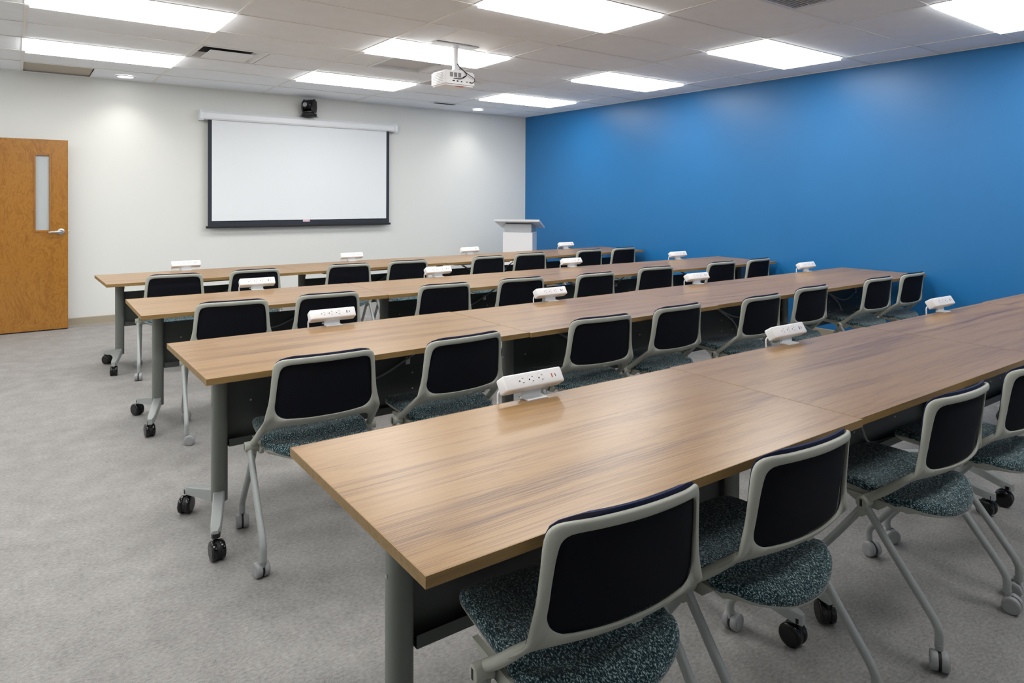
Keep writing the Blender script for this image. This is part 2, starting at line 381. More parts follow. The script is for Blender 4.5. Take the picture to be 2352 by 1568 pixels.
# air diffusers
def diffuser(x0, x1, y0, y1, lab, style='plaque'):
    cx_, cy_ = (x0+x1)/2, (y0+y1)/2; w_, h_ = (x1-x0)/2-0.012, (y1-y0)/2-0.012
    t = thing('air_diffuser', lab, 'air vent', (cx_, cy_, ZC), 0, 'square air vents in the ceiling')
    b = B()
    if style == 'plaque':
        n = [(w_, h_, 0.0), (w_-0.03, h_-0.03, 0.0), (w_-0.075, h_-0.075, 0.045), (w_-0.075, h_-0.075, 0.05), (w_, h_, 0.05)]
        R = [[b.verts.new((sx*a, sy_*c, z)) for sx, sy_ in ((-1, -1), (1, -1), (1, 1), (-1, 1))] for a, c, z in n]
        for i in range(len(n)):
            for k in range(4): b.faces.new((R[i][k], R[i][(k+1) % 4], R[(i+1) % len(n)][(k+1) % 4], R[(i+1) % len(n)][k]))
        ob('vent_frame', b, MW['whitem'], t, False)
        b = B(); box(b, -w_+0.07, w_-0.07, -h_+0.07, h_-0.07, 0.046, 0.05); ob('throat', b, MW['dark_gap'], t, False)
        b = B(); box(b, -w_+0.10, w_-0.10, -h_+0.10, h_-0.10, -0.012, -0.006, 0.002); ob('plaque', b, MW['tile'], t, False)
    elif style == 'drop':
        for xa, xb, ya, yb in ((-w_, w_, -h_, -h_+0.03), (-w_, w_, h_-0.03, h_), (-w_, -w_+0.03, -h_+0.03, h_-0.03), (w_-0.03, w_, -h_+0.03, h_-0.03)):
            box(b, xa, xb, ya, yb, -0.012, 0.03, 0.003)
        ob('vent_frame', b, MW['whitem'], t, False)
        b = B(); box(b, -w_+0.03, w_-0.03, -h_+0.03, h_-0.03, 0.016, 0.02); ob('vent_screen', b, MW['grille'], t, False)
    else:
        for xa, xb, ya, yb in ((-w_, w_, -h_, -h_+0.02), (-w_, w_, h_-0.02, h_), (-w_, -w_+0.02, -h_+0.02, h_-0.02), (w_-0.02, w_, -h_+0.02, h_-0.02)):
            box(b, xa, xb, ya, yb, -0.002, 0.02)
        ob('vent_frame', b, MW['whitem'], t, False)
        b = B(); nf = 22
        for i in range(nf):
            yy = -h_+0.02 + (2*h_-0.04)*(i+0.5)/nf
            box(b, -w_+0.02, w_-0.02, yy-0.0025, yy+0.0025, 0.0, 0.014)
        o = ob('vent_fins', b, MW['grille'], t, False); o['kind'] = 'stuff'
        b = B(); box(b, -w_+0.02, w_-0.02, -h_+0.02, h_-0.02, 0.016, 0.02); ob('throat', b, MW['dark_gap'], t, False)
diffuser(GX(1), GX(1.5), RY(4), RY(3), 'white square air diffuser with open dark slot, beside the left-hand panel lights')
diffuser(GX(3), GX(3.5), RY(4), RY(3), 'square air diffuser mostly hidden behind the hanging projector')
diffuser(GX(2.25), GX(2.75), RY(5), RY(4), 'dropped square ceiling vent with grey face just left of the projector', 'drop')
diffuser(GX(3), GX(3.5), RY(11), RY(10), 'grey finned return grille at the top edge of the picture', 'grille')
t = thing('slot_diffuser', 'small dark slot vent in the ceiling near the right-hand downlight', 'air vent', (4.82, 8.15, ZC), 0)
b = B(); box(b, -0.2, 0.2, -0.06, 0.06, -0.006, 0.0, 0.001); ob('vent_frame', b, MW['whitem'], t, False)
b = B(); box(b, -0.16, 0.16, -0.02, 0.05, -0.009, -0.006); ob('slot', b, MW['dark_gap'], t, False)

# ------------------------------------------------------------------ door leaf standing open against the front wall
t = thing('door', 'honey-brown wooden door leaf with a tall narrow glass pane, open at left edge', 'door', (0.472, 8.655, 0.0), 0)
W_, H_, TH = 0.915, 2.0, 0.044
gx0, gx1, gz0, gz1 = -0.296, -0.152, 1.04, 1.848
b = B()
for (xa, xb, za, zb) in ((-W_, gx0, 0.012, H_), (gx1, 0, 0.012, H_), (gx0, gx1, 0.012, gz0), (gx0, gx1, gz1, H_)):
    box(b, xa, xb, -TH, 0, za, zb)
bmesh.ops.remove_doubles(b, verts=b.verts[:], dist=1e-5)
ob('door_slab', b, MW['door'], t, False)
b = B()
for (xa, xb, za, zb) in ((gx0-0.006, gx0+0.014, gz0-0.006, gz1+0.006), (gx1-0.014, gx1+0.006, gz0-0.006, gz1+0.006), (gx0+0.014, gx1-0.014, gz0-0.006, gz0+0.014), (gx0+0.014, gx1-0.014, gz1-0.014, gz1+0.006)):
    box(b, xa, xb, -TH-0.005, -TH+0.018, za, zb, 0.002)
fr = ob('glazing_bead', b, MW['door_trim'], t, False)
b = B(); box(b, gx0+0.006, gx1-0.006, -TH/2-0.003, -TH/2+0.003, gz0+0.006, gz1-0.006); ob('glass_pane', b, MW['glass'], t, False)
b = B(); cyl(b, (-0.062, -TH-0.006, 1.035), (0, 1, 0), 0.033, 0.012, 28, bev=0.003); cyl(b, (-0.062, -TH-0.02, 1.035), (0, 1, 0), 0.019, 0.03, 20); h = ob('door_handle', b, MW['chrome'], t)
b = B(); tube(b, smooth_path([(-0.062, -TH-0.04, 1.035), (-0.08, -TH-0.05, 1.035), (-0.13, -TH-0.05, 1.034), (-0.172, -TH-0.048, 1.031)], 4), [0.012]*8+[0.010]*4+[0.008], 12, flat=0.7); ob('lever', b, MW['chrome'], h)
b = B(); cyl(b, (0.0045, -TH/2, 1.035), (1, 0, 0), 0.009, 0.012, 12); ob('latch', b, MW['chrome'], t)
b = B(); box(b, -W_+0.004, -0.004, -TH+0.010, -0.010, 0.004, 0.012); ob('door_sweep', b, MW['rubber'], t, False)
for z in (0.25, 1.0, 1.75):
    b = B(); cyl(b, (-W_-0.008, -0.004, z), (0, 0, 1), 0.008, 0.1, 12); ob('hinge', b, MW['chrome'], t)

# ------------------------------------------------------------------ projection screen
t = thing('projection_screen', 'pull-down white projection screen with dark border on the front wall', 'projection screen', (3.07, YF, 1.05), 0)
b = B(); poly = [(-0.004, 1.28), (-0.10, 1.28), (-0.112, 1.30), (-0.112, 1.355), (-0.085, 1.385), (-0.004, 1.385)]
prism(b, poly, 'x', -1.245, 1.245); ob('screen_case', b, MW['whitem'], t, False)
for s in (-1, 1):
    b = B(); prism(b, [(-0.002, 1.268), (-0.108, 1.268), (-0.120, 1.29), (-0.120, 1.36), (-0.09, 1.395), (-0.002, 1.395)], 'x', s*1.245, s*1.285); ob('end_cap', b, MW['whitem'], t, False)
b = B(); box(b, -1.15, 1.13, -0.079, -0.077, 0.06, 1.29); ob('screen_fabric', b, MW['screen'], t, False)
for xa, xb in ((-1.195, -1.15), (1.13, 1.175)):
    b = B(); box(b, xa, xb, -0.079, -0.077, 0.0, 1.285); ob('screen_border', b, MW['border'], t, False)
b = B(); box(b, -1.15, 1.13, -0.079, -0.077, 0.0, 0.068); ob('screen_border', b, MW['border'], t, False)
b = B(); box(b, -1.215, 1.195, -0.092, -0.064, -0.020, 0.008, 0.005, 2); ob('weight_bar', b, MW['rubber'], t, False)
b = B(); box(b, -0.045, 0.045, -0.0815, -0.079, 0.042, 0.070); ob('pull_tab', b, MW['pink'], t, False, label='small pale pink tab at the foot of the screen')
b = B(); box(b, 1.14, 1.20, -0.1135, -0.112, 1.305, 1.32); ob('maker_plate', b, MW['white'], t, False)

# ------------------------------------------------------------------ video camera above the screen
t = thing('conference_camera', 'black swivelling video camera on the wall above the projection screen', 'camera', (3.09, 8.655, 2.446), -0.85)
t.scale = (1.22, 1.22, 1.18)
b = B(); box(b, -0.07, 0.07, -0.07, 0.06, 0.0, 0.006); ob('shelf_bracket', b, MW['rubber'], t, False)
b = B(); cyl(b, (0, 0, 0.022), (0, 0, 1), 0.078, 0.032, 28, bev=0.008); cyl(b, (0, 0, 0.045), (0, 0, 1), 0.05, 0.016, 24); ob('camera_base', b, MW['rubber'], t)
for s in (-1, 1):
    b = B(); prism(b, [(-0.035, 0.045), (0.035, 0.045), (0.048, 0.10), (0.040, 0.17), (-0.005, 0.19), (-0.045, 0.15), (-0.048, 0.09)], 'x', s*0.056-0.009, s*0.056+0.009); ob('yoke_arm', b, MW['black'], t)
b = B(); cyl(b, (0, 0, 0.125), (1, 0, 0), 0.062, 0.09, 28, bev=0.012); ob('camera_head', b, MW['black'], t)
b = B(); cyl(b, (0, -0.066, 0.120), (0, 1, -0.12), 0.034, 0.05, 24, bev=0.004); o = ob('lens_barrel', b, MW['rubber'], t)
b = B(); cyl(b, (0, -0.092, 0.123), (0, 1, -0.12), 0.024, 0.004, 20); ob('lens', b, MW['chrome'], o, label='pale glinting lens glass')

# ------------------------------------------------------------------ projector on its ceiling pole
t = thing('projector', 'white projector hanging from the ceiling on a short white pole', 'projector', (3.04, 4.97, ZC), 0)
b = B(); box(b, -0.21, 0.21, -0.05, 0.05, -0.012, -0.002, 0.002); ob('ceiling_plate', b, MW['grille'], t, False)
b = B(); cyl(b, (0.0, 0, -0.085), (0, 0, 1), 0.023, 0.150, 20); cyl(b, (0.0, 0, -0.022), (0, 0, 1), 0.03, 0.02, 24); cyl(b, (0.0, 0, -0.155), (0, 0, 1), 0.022, 0.03, 24); ob('pole', b, MW['white'], t)
b = B(); box(b, -0.022, 0.022, -0.022, 0.022, -0.225, -0.16, 0.004); box(b, -0.05, 0.05, -0.05, 0.05, -0.235, -0.224, 0.003)
for sx, sy_ in ((-1, -1), (1, -1), (-1, 1), (1, 1)): tube(b, [(sx*0.02, sy_*0.02, -0.226), (sx*0.085, sy_*0.07, -0.240)], 0.006, 8)
ob('mount_head', b, MW['white'], t)
b = B()
pts = [(-0.16, -0.12), (0.112, -0.12), (0.127, -0.10), (0.127, 0.10), (0.09, 0.125), (-0.16, 0.125), (-0.175, 0.10), (-0.175, -0.10)]
prism(b, pts, 'z', -0.368, -0.245)
bmesh.ops.recalc_face_normals(b, faces=b.faces[:])
bmesh.ops.bevel(b, geom=[e for e in b.edges if abs(e.verts[0].co.z-e.verts[1].co.z) < 1e-4], offset=0.012, segments=2, affect='EDGES')
body = ob('projector_body', b, MW['white'], t)
b = B()                      # side vent: pattern of small dark holes
for i in range(12):
    for j in range(7):
        yy = -0.09 + 0.16*i/11 + (0.006 if j % 2 else 0); zz = -0.346 + 0.080*j/6
        cyl(b, (-0.1752, yy, zz), (1, 0, 0), 0.0032, 0.001, 6)
o = ob('vent_holes', b, MW['dark_gap'], body, False); o['kind'] = 'stuff'
b = B()                      # rear vent fins
for i in range(18):
    xx = -0.125 + 0.0065*i
    if i % 6 == 5: continue
    box(b, xx, xx+0.0032, -0.1212, -0.1198, -0.300, -0.262)
o = ob('vent_slots', b, MW['dark_gap'], body, False); o['kind'] = 'stuff'
b = B()
for (xx, zz, ww) in ((-0.10, -0.336, 0.02), (-0.06, -0.336, 0.016), (-0.02, -0.338, 0.014), (0.035, -0.336, 0.010), (0.065, -0.336, 0.010)):
    box(b, xx, xx+ww, -0.1215, -0.1195, zz, zz+0.009)
o = ob('port', b, MW['dark_gap'], body, False)
b = B(); box(b, -0.04, 0.03, -0.10, -0.06, -0.3700, -0.3675); ob('warning_label', b, MW['orange'], body, False)
for path in ([(0.0, -0.03, -0.17), (0.01, -0.06, -0.20), (0.02, -0.10, -0.235), (0.03, -0.135, -0.26), (0.06, -0.14, -0.278), (0.098, -0.14, -0.298), (0.106, -0.135, -0.322), (0.085, -0.128, -0.336), (0.07, -0.121, -0.330)],
             [(0.0, -0.03, -0.17), (0.005, -0.07, -0.21), (0.02, -0.12, -0.25), (0.025, -0.14, -0.275), (0.0, -0.14, -0.298), (-0.03, -0.135, -0.312), (-0.06, -0.13, -0.310), (-0.09, -0.121, -0.312)]):
    b = B(); tube(b, smooth_path(path, 4), 0.0032, 8); ob('cable', b, MW['rubber'], t)
b = B(); tube(b, [(0.012, -0.142, -0.288), (-0.012, -0.142, -0.304)], 0.006, 10); ob('cable_plug', b, MW['rubber'], t)
b = B(); cyl(b, (0.08, 0.13, -0.295), (0, 1, 0), 0.03, 0.02, 24); ob('projector_lens', b, MW['black'], t)

# ------------------------------------------------------------------ lectern
t = thing('lectern', 'white lectern with a sloping wide top standing in the corner by the blue wall', 'lectern', (5.655, 7.58, 0.0), -YAW-math.radians(11))
b = B(); box(b, -0.21, 0.21, 0.0, 0.38, 0.02, 0.93, 0.004); ob('lectern_body', b, MW['white'], t, False)
b = B(); box(b, -0.19, 0.19, 0.02, 0.36, 0.93, 1.045, 0.003); ob('lectern_neck', b, MW['lectern_grey'], t, False)
b = B(); box(b, -0.20, 0.20, 0.005, 0.37, 0.0, 0.02); ob('plinth', b, MW['lectern_grey'], t, False)
b = B(); prism(b, [(-0.075, 1.115), (-0.07, 1.085), (0.44, 0.975), (0.445, 1.000)], 'x', -0.315, 0.315); ob('reading_top', b, MW['white'], t, False)
b = B(); box(b, -0.30, 0.30, 0.425, 0.437, 0.995, 1.018); ob('book_stop', b, MW['white'], t, False)
for s in (-1, 1):
    b = B(); prism(b, [(0.0, 1.04), (0.36, 1.0), (0.36, 0.93), (0.30, 0.93)], 'x', s*0.194-0.004, s*0.194+0.004); ob('gusset', b, MW['lectern_grey'], t, False)

# ------------------------------------------------------------------ nesting table with castors
L, D, HT = 1.518, 0.766, 0.737
def twin_caster(r, wid, gap, stem_h, off, m, hood=True, n=22):
    """wheel pair hung below the origin (stem top) at height r from floor; origin z = stem_h above floor"""
    b = B(); z = r - stem_h
    ww = (wid-gap)/2
    for s in (-1, 1):
        cyl(b, (s*(gap/2+ww/2), off, z), (1, 0, 0), r, ww, n, bev=min(0.004, ww*0.3))
        cyl(b, (s*(gap/2+ww+0.0006), off, z), (1, 0, 0), r*0.72, 0.0016, n)
    n_b = len(b.faces)
    cyl(b, (0, off, z), (1, 0, 0), r*0.9, gap+0.002, n)
    b.faces.ensure_lookup_table()
    for f_ in b.faces[n_b:]: f_.material_index = 1
    cyl(b, (0, 0, (z+r*0.4)/2), (0, 0, 1), 0.009 if r > 0.03 else 0.007, abs(z+r*0.4), 12)
    if hood:
        cyl(b, (0, 0.004, -0.008), (0, 0, 1), 0.017 if r > 0.03 else 0.011, 0.016, 16)
    me = mesh('caster', b, m); me.materials.append(MW['rubber']); return me
m_tcast = twin_caster(0.0375, 0.050, 0.012, 0.098, 0.020, MW['black'])
m_ccast = twin_caster(0.0285, 0.050, 0.007, 0.072, 0.016, MW['cast'])
# tabletop
b = B(); box(b, -L/2+0.002, L/2-0.002, -D/2+0.002, D/2-0.002, HT-0.0225, HT, 0.0012)
m_top = mesh('tabletop', b, MW['table'], False)
b = B()
for (xa, xb, ya, yb) in ((-L/2+0.0006, L/2-0.0006, -D/2, -D/2+0.002), (-L/2+0.0006, L/2-0.0006, D/2-0.002, D/2), (-L/2+0.0006, -L/2+0.0026, -D/2+0.002, D/2-0.002), (L/2-0.0026, L/2-0.0006, -D/2+0.002, D/2-0.002)):
    box(b, xa, xb, ya, yb, HT-0.0233, HT+0.0002)
m_edge = mesh('edge_band', b, MW['edge'], False)
# leg column
def oval(rx, ry, n=28): return [(rx*math.copysign(abs(math.cos(a))**0.8, math.cos(a)), ry*math.copysign(abs(math.sin(a))**0.8, math.sin(a))) for a in [2*PI*k/n for k in range(n)]]
b = B(); prism(b, oval(0.033, 0.028), 'z', 0.118, 0.668); m_post = mesh('leg', b, MW['post'])
b = B(); box(b, -0.012, 0.012, -0.10, 0.10, 0.700, 0.7135, 0.002); box(b, -0.009, 0.009, -0.02, 0.03, 0.668, 0.702, 0.003); cyl(b, (0.02, 0.0, 0.688), (1, 0, 0), 0.008, 0.03, 12); tube(b, [(0.018, -0.01, 0.69), (0.03, -0.02, 0.655)], 0.006, 8)
m_hinge = mesh('tilt_bracket', b, MW['post'])
b = B(); cyl(b, (-0.0335, 0, 0.53), (1, 0, 0), 0.005, 0.003, 12); m_bolt = mesh('bolt', b, MW['chrome'])
def foot_mesh(sx, sy_):
    b = B()
    P0, P1 = Vector((0.004*sx, 0.012*sy_, 0.0)), Vector((0.078*sx, 0.262*sy_, 0.0))
    n = 10; secs = []
    d = (P1-P0).normalized(); pr = Vector((-d.y, d.x, 0))
    for i in range(n+1):
        s = i/n; p = P0.lerp(P1, s); zt = 0.168 - 0.058*s**1.0; hb = 0.046 - 0.018*s; hwid = 0.0225 - 0.003*s
        if i == n: hwid *= 0.55
        if i == n-1: hwid *= 0.95
        c = [(-1, 0), (-1, 1), (-0.8, 1.12), (0.8, 1.12), (1, 1), (1, 0)]
        secs.append([b.verts.new(p + pr*hwid*a + Vector((0, 0, zt-hb*1.12+hb*h_))) for a, h_ in c])
    for i in range(n):
        for k in range(6): b.faces.new((secs[i][k], secs[i][(k+1) % 6], secs[i+1][(k+1) % 6], secs[i+1][k]))
    b.faces.new(secs[0][::-1]); b.faces.new(secs[-1])
    return mesh('foot', b, MW['leg'])
m_foot = {(sx, s): foot_mesh(sx, s) for sx in (-1, 0.3, 1) for s in (-1, 1)}
# modesty panel with turned-up lip
PX0, PX1 = -L/2+0.172, L/2-0.172
b = B()
prism(b, [(0.018, 0.625), (0.016, 0.625), (0.016, 0.347), (-0.022, 0.347), (-0.022, 0.377), (-0.024, 0.377), (-0.024, 0.345), (0.018, 0.345)], 'x', PX0, PX1)
for s in (-1, 1):
    x0 = (-L/2+0.138) if s < 0 else PX1
    box(b, x0+(0.028 if s < 0 else 0), x0+(0.034 if s < 0 else 0.006), -0.004, 0.018, 0.35, 0.62)
m_panel = mesh('modesty_panel', b, MW['panel'], False)
b = B()
for xx in (PX0+0.10, PX0+0.42, PX0+0.55, PX0+0.90, PX0+1.05):
    for zz in (0.44, 0.52):
        if (xx < PX0+0.2 or xx > PX0+1.0) and zz == 0.44: continue
        cyl(b, (xx, 0.0150, zz), (0, 1, 0), 0.0042, 0.002, 8)
m_lit_holes = mesh('lit_hole_dots', b, MW['lit_hole'])  # pale discs painted as light showing through holes in the panel
b = B()                     # slotted cable tray under the top
box(b, -0.38, 0.38, 0.050, 0.052, 0.655, 0.700); box(b, -0.38, 0.38, 0.052, 0.13, 0.655, 0.657)
box(b, -0.38, -0.378, 0.052, 0.13, 0.655, 0.712); box(b, 0.378, 0.38, 0.052, 0.13, 0.655, 0.712)
m_tray = mesh('cable_tray', b, MW['panel'], False)
b = B()
for i in range(24): box(b, -0.372+0.031*i, -0.372+0.031*i+0.022, 0.0490, 0.0500, 0.664, 0.690)
m_slots = mesh('tray_slots', b, MW['dark_gap'], False)
b = B(); tube(b, [(-L/2+0.16, 0.0, 0.700), (L/2-0.16, 0.0, 0.700)], 0.0125, 10); m_beam = mesh('cross_beam', b, MW['panel'])
b = B(); tube(b, smooth_path([(-0.30, 0.02, 0.655), (-0.22, -0.02, 0.60), (-0.05, -0.01, 0.54), (0.10, -0.012, 0.53), (0.28, 0.0, 0.60), (0.40, 0.02, 0.655)], 5), 0.0055, 8); m_cable1 = mesh('cable', b, MW['cable'])
b = B(); tube(b, smooth_path([(-0.32, 0.02, 0.655), (-0.20, -0.012, 0.585), (-0.06, -0.012, 0.50), (0.02, -0.010, 0.40), (0.12, 0.0, 0.37), (0.26, 0.0, 0.362)], 5), 0.0055, 8); m_cable2 = mesh('cable', b, MW['cable'])
b = B(); box(b, -0.012, 0.012, 0.0135, 0.0155, 0.566, 0.604); m_label = mesh('rating_label', b, MW['sticker'], False)

def make_table():
    t = thing('nesting_table', '', 'table', (0, 0, 0), 0, 'walnut-top nesting tables in four rows')
    top = obj('tabletop', m_top, t); obj('edge_band', m_edge, top)
    for s in (-1, 1):
        xx = s*(L/2-0.138)
        p = obj('leg', m_post, t, (xx, 0, 0))
        obj('tilt_bracket', m_hinge, p, (0.0, 0, 0)); obj('bolt', m_bolt, p)
        for sy_ in (-1, 1):
            f = obj('foot', m_foot[(-1 if s < 0 else 0.3, sy_)], t, (xx, 0, 0))
            k = 0.078*(-1 if s < 0 else 0.3)
            c = obj('caster', m_tcast, f, (k*0.94, 0.247*sy_, 0.098), 0.3*sy_)
    pn = obj('modesty_panel', m_panel, t); obj('lit_hole_dots', m_lit_holes, pn); obj('rating_label', m_label, pn, (PX1-0.30, 0, 0))
    obj('cross_beam', m_beam, t)
    tr = obj('cable_tray', m_tray, t); obj('tray_slots', m_slots, tr)
    obj('cable', m_cable1, t)
    obj('cable', m_cable2, t)
    return t
ROWS = {1: (0.6023, 1.831, -0.0126), 2: (0.5692, 3.456, 0.0076), 3: (0.5938, 5.0936, -0.0143), 4: (0.56, 6.78, 0.0197)}
JIT = {1: (0, 0.008, 0.0, 0.012), 2: (0.0, -0.014, 0.0, 0.004), 3: (0.0, -0.012, 0.006, 0.0), 4: (0.0, -0.006, -0.026, 0.012)}
rown = {1: 'nearest row', 2: 'second row', 3: 'third row', 4: 'farthest row'}
pos4 = ('leftmost table', 'second table from left', 'third table from left', 'table at the blue wall')
proto = make_table(); first = True
MODX = {1: [0.062, 0.055, 0.135, 0.03], 2: [0.035, 0.01, 0.02, 0.105], 3: [0.08, 0.055, 0.04, 0.07], 4: [-0.04, 0.06, 0.035, 0.085]}
tables = {}
for rw in (1, 2, 3, 4):
    x0, y0, a = ROWS[rw]
    for i in range(4):
        cx_ = x0 + math.cos(a)*(i+0.5)*L + math.sin(a)*D/2 - math.sin(a)*JIT[rw][i]
        cy_ = y0 + math.sin(a)*(i+0.5)*L - math.cos(a)*D/2 + math.cos(a)*JIT[rw][i]
        if first: tb = proto; tb.location = (cx_, cy_, 0); tb.rotation_euler = (0, 0, a); first = False
        else: tb = dup(proto, (cx_, cy_, 0), a)
        tag(tb, 'walnut-top wheeled table with grey legs, %s, %s' % (pos4[i], rown[rw]), 'table', 'walnut-top nesting tables in four rows')
        tables[(rw, i)] = (cx_, cy_, a)
        for ch in tb.children_recursive:
            if ch.name.startswith('caster'): ch.rotation_euler = (0, 0, random.uniform(-0.7, 0.7) + (PI if random.random() < 0.3 else 0))
# ------------------------------------------------------------------ clamp-on power modules
def Rx(p, ang, c):
    y, z = p[0]-c[0], p[1]-c[1]
    return (c[0]+y*math.cos(ang)-z*math.sin(ang), c[1]+y*math.sin(ang)+z*math.cos(ang))
ML, MH, MD = 0.246, 0.054, 0.050
def face_T():
    # face plane frame: origin module centre, local x along, local v up the sloped face, n outwards towards the seat and up
    ang = math.radians(32)
    v = Vector((0, math.sin(ang), math.cos(ang))); n = Vector((0, -math.cos(ang), math.sin(ang)))
    Mx = Matrix((Vector((1, 0, 0)), -n, v)).transposed().to_4x4()    # local (x, y=-n, z=v)
    Mx.translation = Vector((0, 0.006, 0.053))
    return Mx
FT = face_T()
b = B(); hx, hy, hz = ML/2, MD/2, MH/2
# tapered body: front face smaller chamfers, rounded
box(b, -hx, hx, -hy, hy, -hz, hz, 0.007, 3, FT)
m_body = mesh('module_body', b, MW['white'])
b = B()
for k in range(3):
    xx = -hx*0.46 + k*0.0405
    box(b, xx+0.004, xx+0.0105, -hy-0.0006, -hy+0.0004, 0.0065, 0.0083, 0, 1, FT); box(b, xx+0.004, xx+0.0100, -hy-0.0006, -hy+0.0004, -0.0083, -0.0065, 0, 1, FT)
    bb = B(); cyl(bb, (xx-0.0065, -hy-0.0001, 0.0), (0, 1, 0), 0.0026, 0.001, 12); bb.transform(FT); me_ = bpy.data.meshes.new('x'); bb.to_mesh(me_); bb.free(); b.from_mesh(me_); bpy.data.meshes.remove(me_)
m_sock = mesh('socket_slots', b, MW['rubber'], False)
b = B()
for k in range(3):
    xx = -hx*0.46 + k*0.0405
    for r0 in (0.0155,):
        n = 28
        rr0 = [b.verts.new(FT @ Vector((xx+r0*math.cos(2*PI*j/n), -hy-0.0003, r0*0.95*math.sin(2*PI*j/n)))) for j in range(n)]
        rr1 = [b.verts.new(FT @ Vector((xx+(r0-0.0007)*math.cos(2*PI*j/n), -hy-0.0003, (r0-0.0007)*0.95*math.sin(2*PI*j/n)))) for j in range(n)]
        for j in range(n): b.faces.new((rr0[j], rr0[(j+1) % n], rr1[(j+1) % n], rr1[j]))
m_sring = mesh('socket_outline', b, MW['grille'], False)
b = B(); box(b, hx*0.60-0.0022, hx*0.60+0.0022, -hy-0.0006, -hy+0.0004, -0.0072, 0.0072, 0, 1, FT); m_usb = mesh('usb_port', b, MW['rubber'], False)
b = B(); box(b, hx*0.60-0.0022, hx*0.60+0.0022, -hy-0.0006, -hy+0.0004, -0.0072, 0.0072, 0, 1, FT); m_usbo = mesh('usb_port', b, MW['orange'], False)
b = B(); box(b, hx*0.72-0.0012, hx*0.72+0.0012, -hy-0.0006, -hy+0.0004, -0.0050, 0.0050, 0, 1, FT); m_usbc = mesh('usb_port', b, MW['rubber'], False)
b = B()
prism(b, [(-0.036, 0.0005), (-0.036, 0.0035), (0.002, 0.0045), (0.004, 0.028), (0.010, 0.028), (0.012, 0.0035), (0.012, 0.0005)], 'x', -0.042, 0.042)
prism(b, [(0.0120, -0.03), (0.0120, 0.0045), (0.009, 0.0045), (0.009, -0.03)], 'x', -0.042, 0.042)
m_brk = mesh('clamp_bracket', b, MW['whitem'], False)
b = B(); cyl(b, (-0.048, 0.004, 0.012), (1, 0.0, 0), 0.004, 0.012, 10); m_knob = mesh('clamp_screw', b, MW['chrome'])
b = B(); tube(b, smooth_path([(-hx+0.016, 0.024, 0.040), (-hx+0.006, 0.030, 0.026), (-hx+0.004, 0.030, 0.004), (-hx+0.008, 0.026, -0.03), (-hx+0.05, 0.024, -0.055), (-hx+0.10, 0.0, -0.058)], 5), 0.0042, 8); m_mcable = mesh('power_cable', b, MW['white'])
def make_module():
    t = thing('power_module', '', 'power strip', (0, 0, 0), 0, 'clamp-on power modules on the table back edges')
    bd = obj('module_body', m_body, t)
    obj('socket_slots', m_sock, bd); obj('socket_outline', m_sring, bd)
    obj('usb_port', m_usb, bd); obj('usb_port', m_usbc, bd)
    obj('clamp_bracket', m_brk, t); obj('clamp_screw', m_knob, t); obj('power_cable', m_mcable, t)
    return t
mp_ = make_module(); first = True
for rw in (1, 2, 3, 4):
    for i in range(4):
        cx_, cy_, a = tables[(rw, i)]
        lx, ly = MODX[rw][i], D/2+0.001
        x = cx_ + math.cos(a)*lx - math.sin(a)*ly; y = cy_ + math.sin(a)*lx + math.cos(a)*ly
        if (rw, i) == (1, 3): continue        # outside the picture
        if first: m = mp_; first = False; m.location = (x, y, HT); m.rotation_euler = (0, 0, a)
        else: m = dup(mp_, (x, y, HT), a + random.uniform(-0.03, 0.03))
        tag(m, 'white power strip clamped to the %s, %s' % (pos4[i], rown[rw]), 'power strip', 'clamp-on power modules on the table back edges')
        if (rw, i) == (1, 0):
            m['label'] = 'white power strip with an orange port, clamped to the leftmost table in the nearest row'

for ch in mp_.children_recursive:
    if ch.name.startswith('usb_port') and ch.data == m_usb: ch.data = m_usbo; ch['label'] = 'orange port'

# ------------------------------------------------------------------ nesting chair
def yb(x, z):
    t = (z-0.55)/0.24; ax = abs(x)
    if z >= 0.55: y = -0.152 - 0.050*t + 0.012*max(0, t)**2
    else: y = -0.152 + 0.148*((0.55-z)/0.12)**1.15
    k = 1.0 if z > 0.5 else max(0, 1-(0.5-z)/0.05)
    y -= 0.032*k*max(0, 1-(ax/0.205)**2)
    if t > 0 and ax > 0.12: y += 0.026*((ax-0.12)/0.09)**2*t
    return y
pairs = [((0, .803), (0, .776)), ((.105, .802), (.095, .776)), ((.168, .799), (.153, .773)), ((.200, .788), (.177, .760)), ((.214, .760), (.186, .732)),
         ((.220, .695), (.192, .68)), ((.228, .62), (.196, .638)), ((.235, .55), (.198, .612)), ((.242, .500), (.196, .596)), ((.248, .455), (.192, .586)),
         ((.238, .440), (.188, .580)), ((.226, .456), (.183, .575)), ((.212, .486), (.174, .569)), ((.187, .508), (.158, .563)), ((.140, .516), (.12, .560)), ((.07, .516), (.06, .558)), ((0, .516), (0, .558))]
pairs = [((o[0]*((0.955 if o[1] > 0.6 else 0.975) if o[1] > 0.56 else 1.0), o[1]-(0.006 if o[1] > 0.65 else 0)), (i_[0]*(0.99 if i_[1] > 0.65 else 0.985), i_[1]-(0.004 if i_[1] > 0.65 else 0.006))) for o, i_ in pairs]
full = pairs + [((-o[0], o[1]), (-i[0], i[1])) for o, i in pairs[-2:0:-1]]
n0 = len(full)
def cr(P, i, t):
    p0, p1, p2, p3 = P[(i-1) % n0], P[i], P[(i+1) % n0], P[(i+2) % n0]
    return tuple(0.5*(2*b_ + (c-a)*t + (2*a-5*b_+4*c-d)*t*t + (3*b_-a-3*c+d)*t**3) for a, b_, c, d in zip(p0, p1, p2, p3))
OUT, INN = [], []
SUB = 3
for i in range(n0):
    for k in range(SUB):
        OUT.append(cr([p[0] for p in full], i, k/SUB)); INN.append(cr([p[1] for p in full], i, k/SUB))
NN = len(OUT)
b = B()
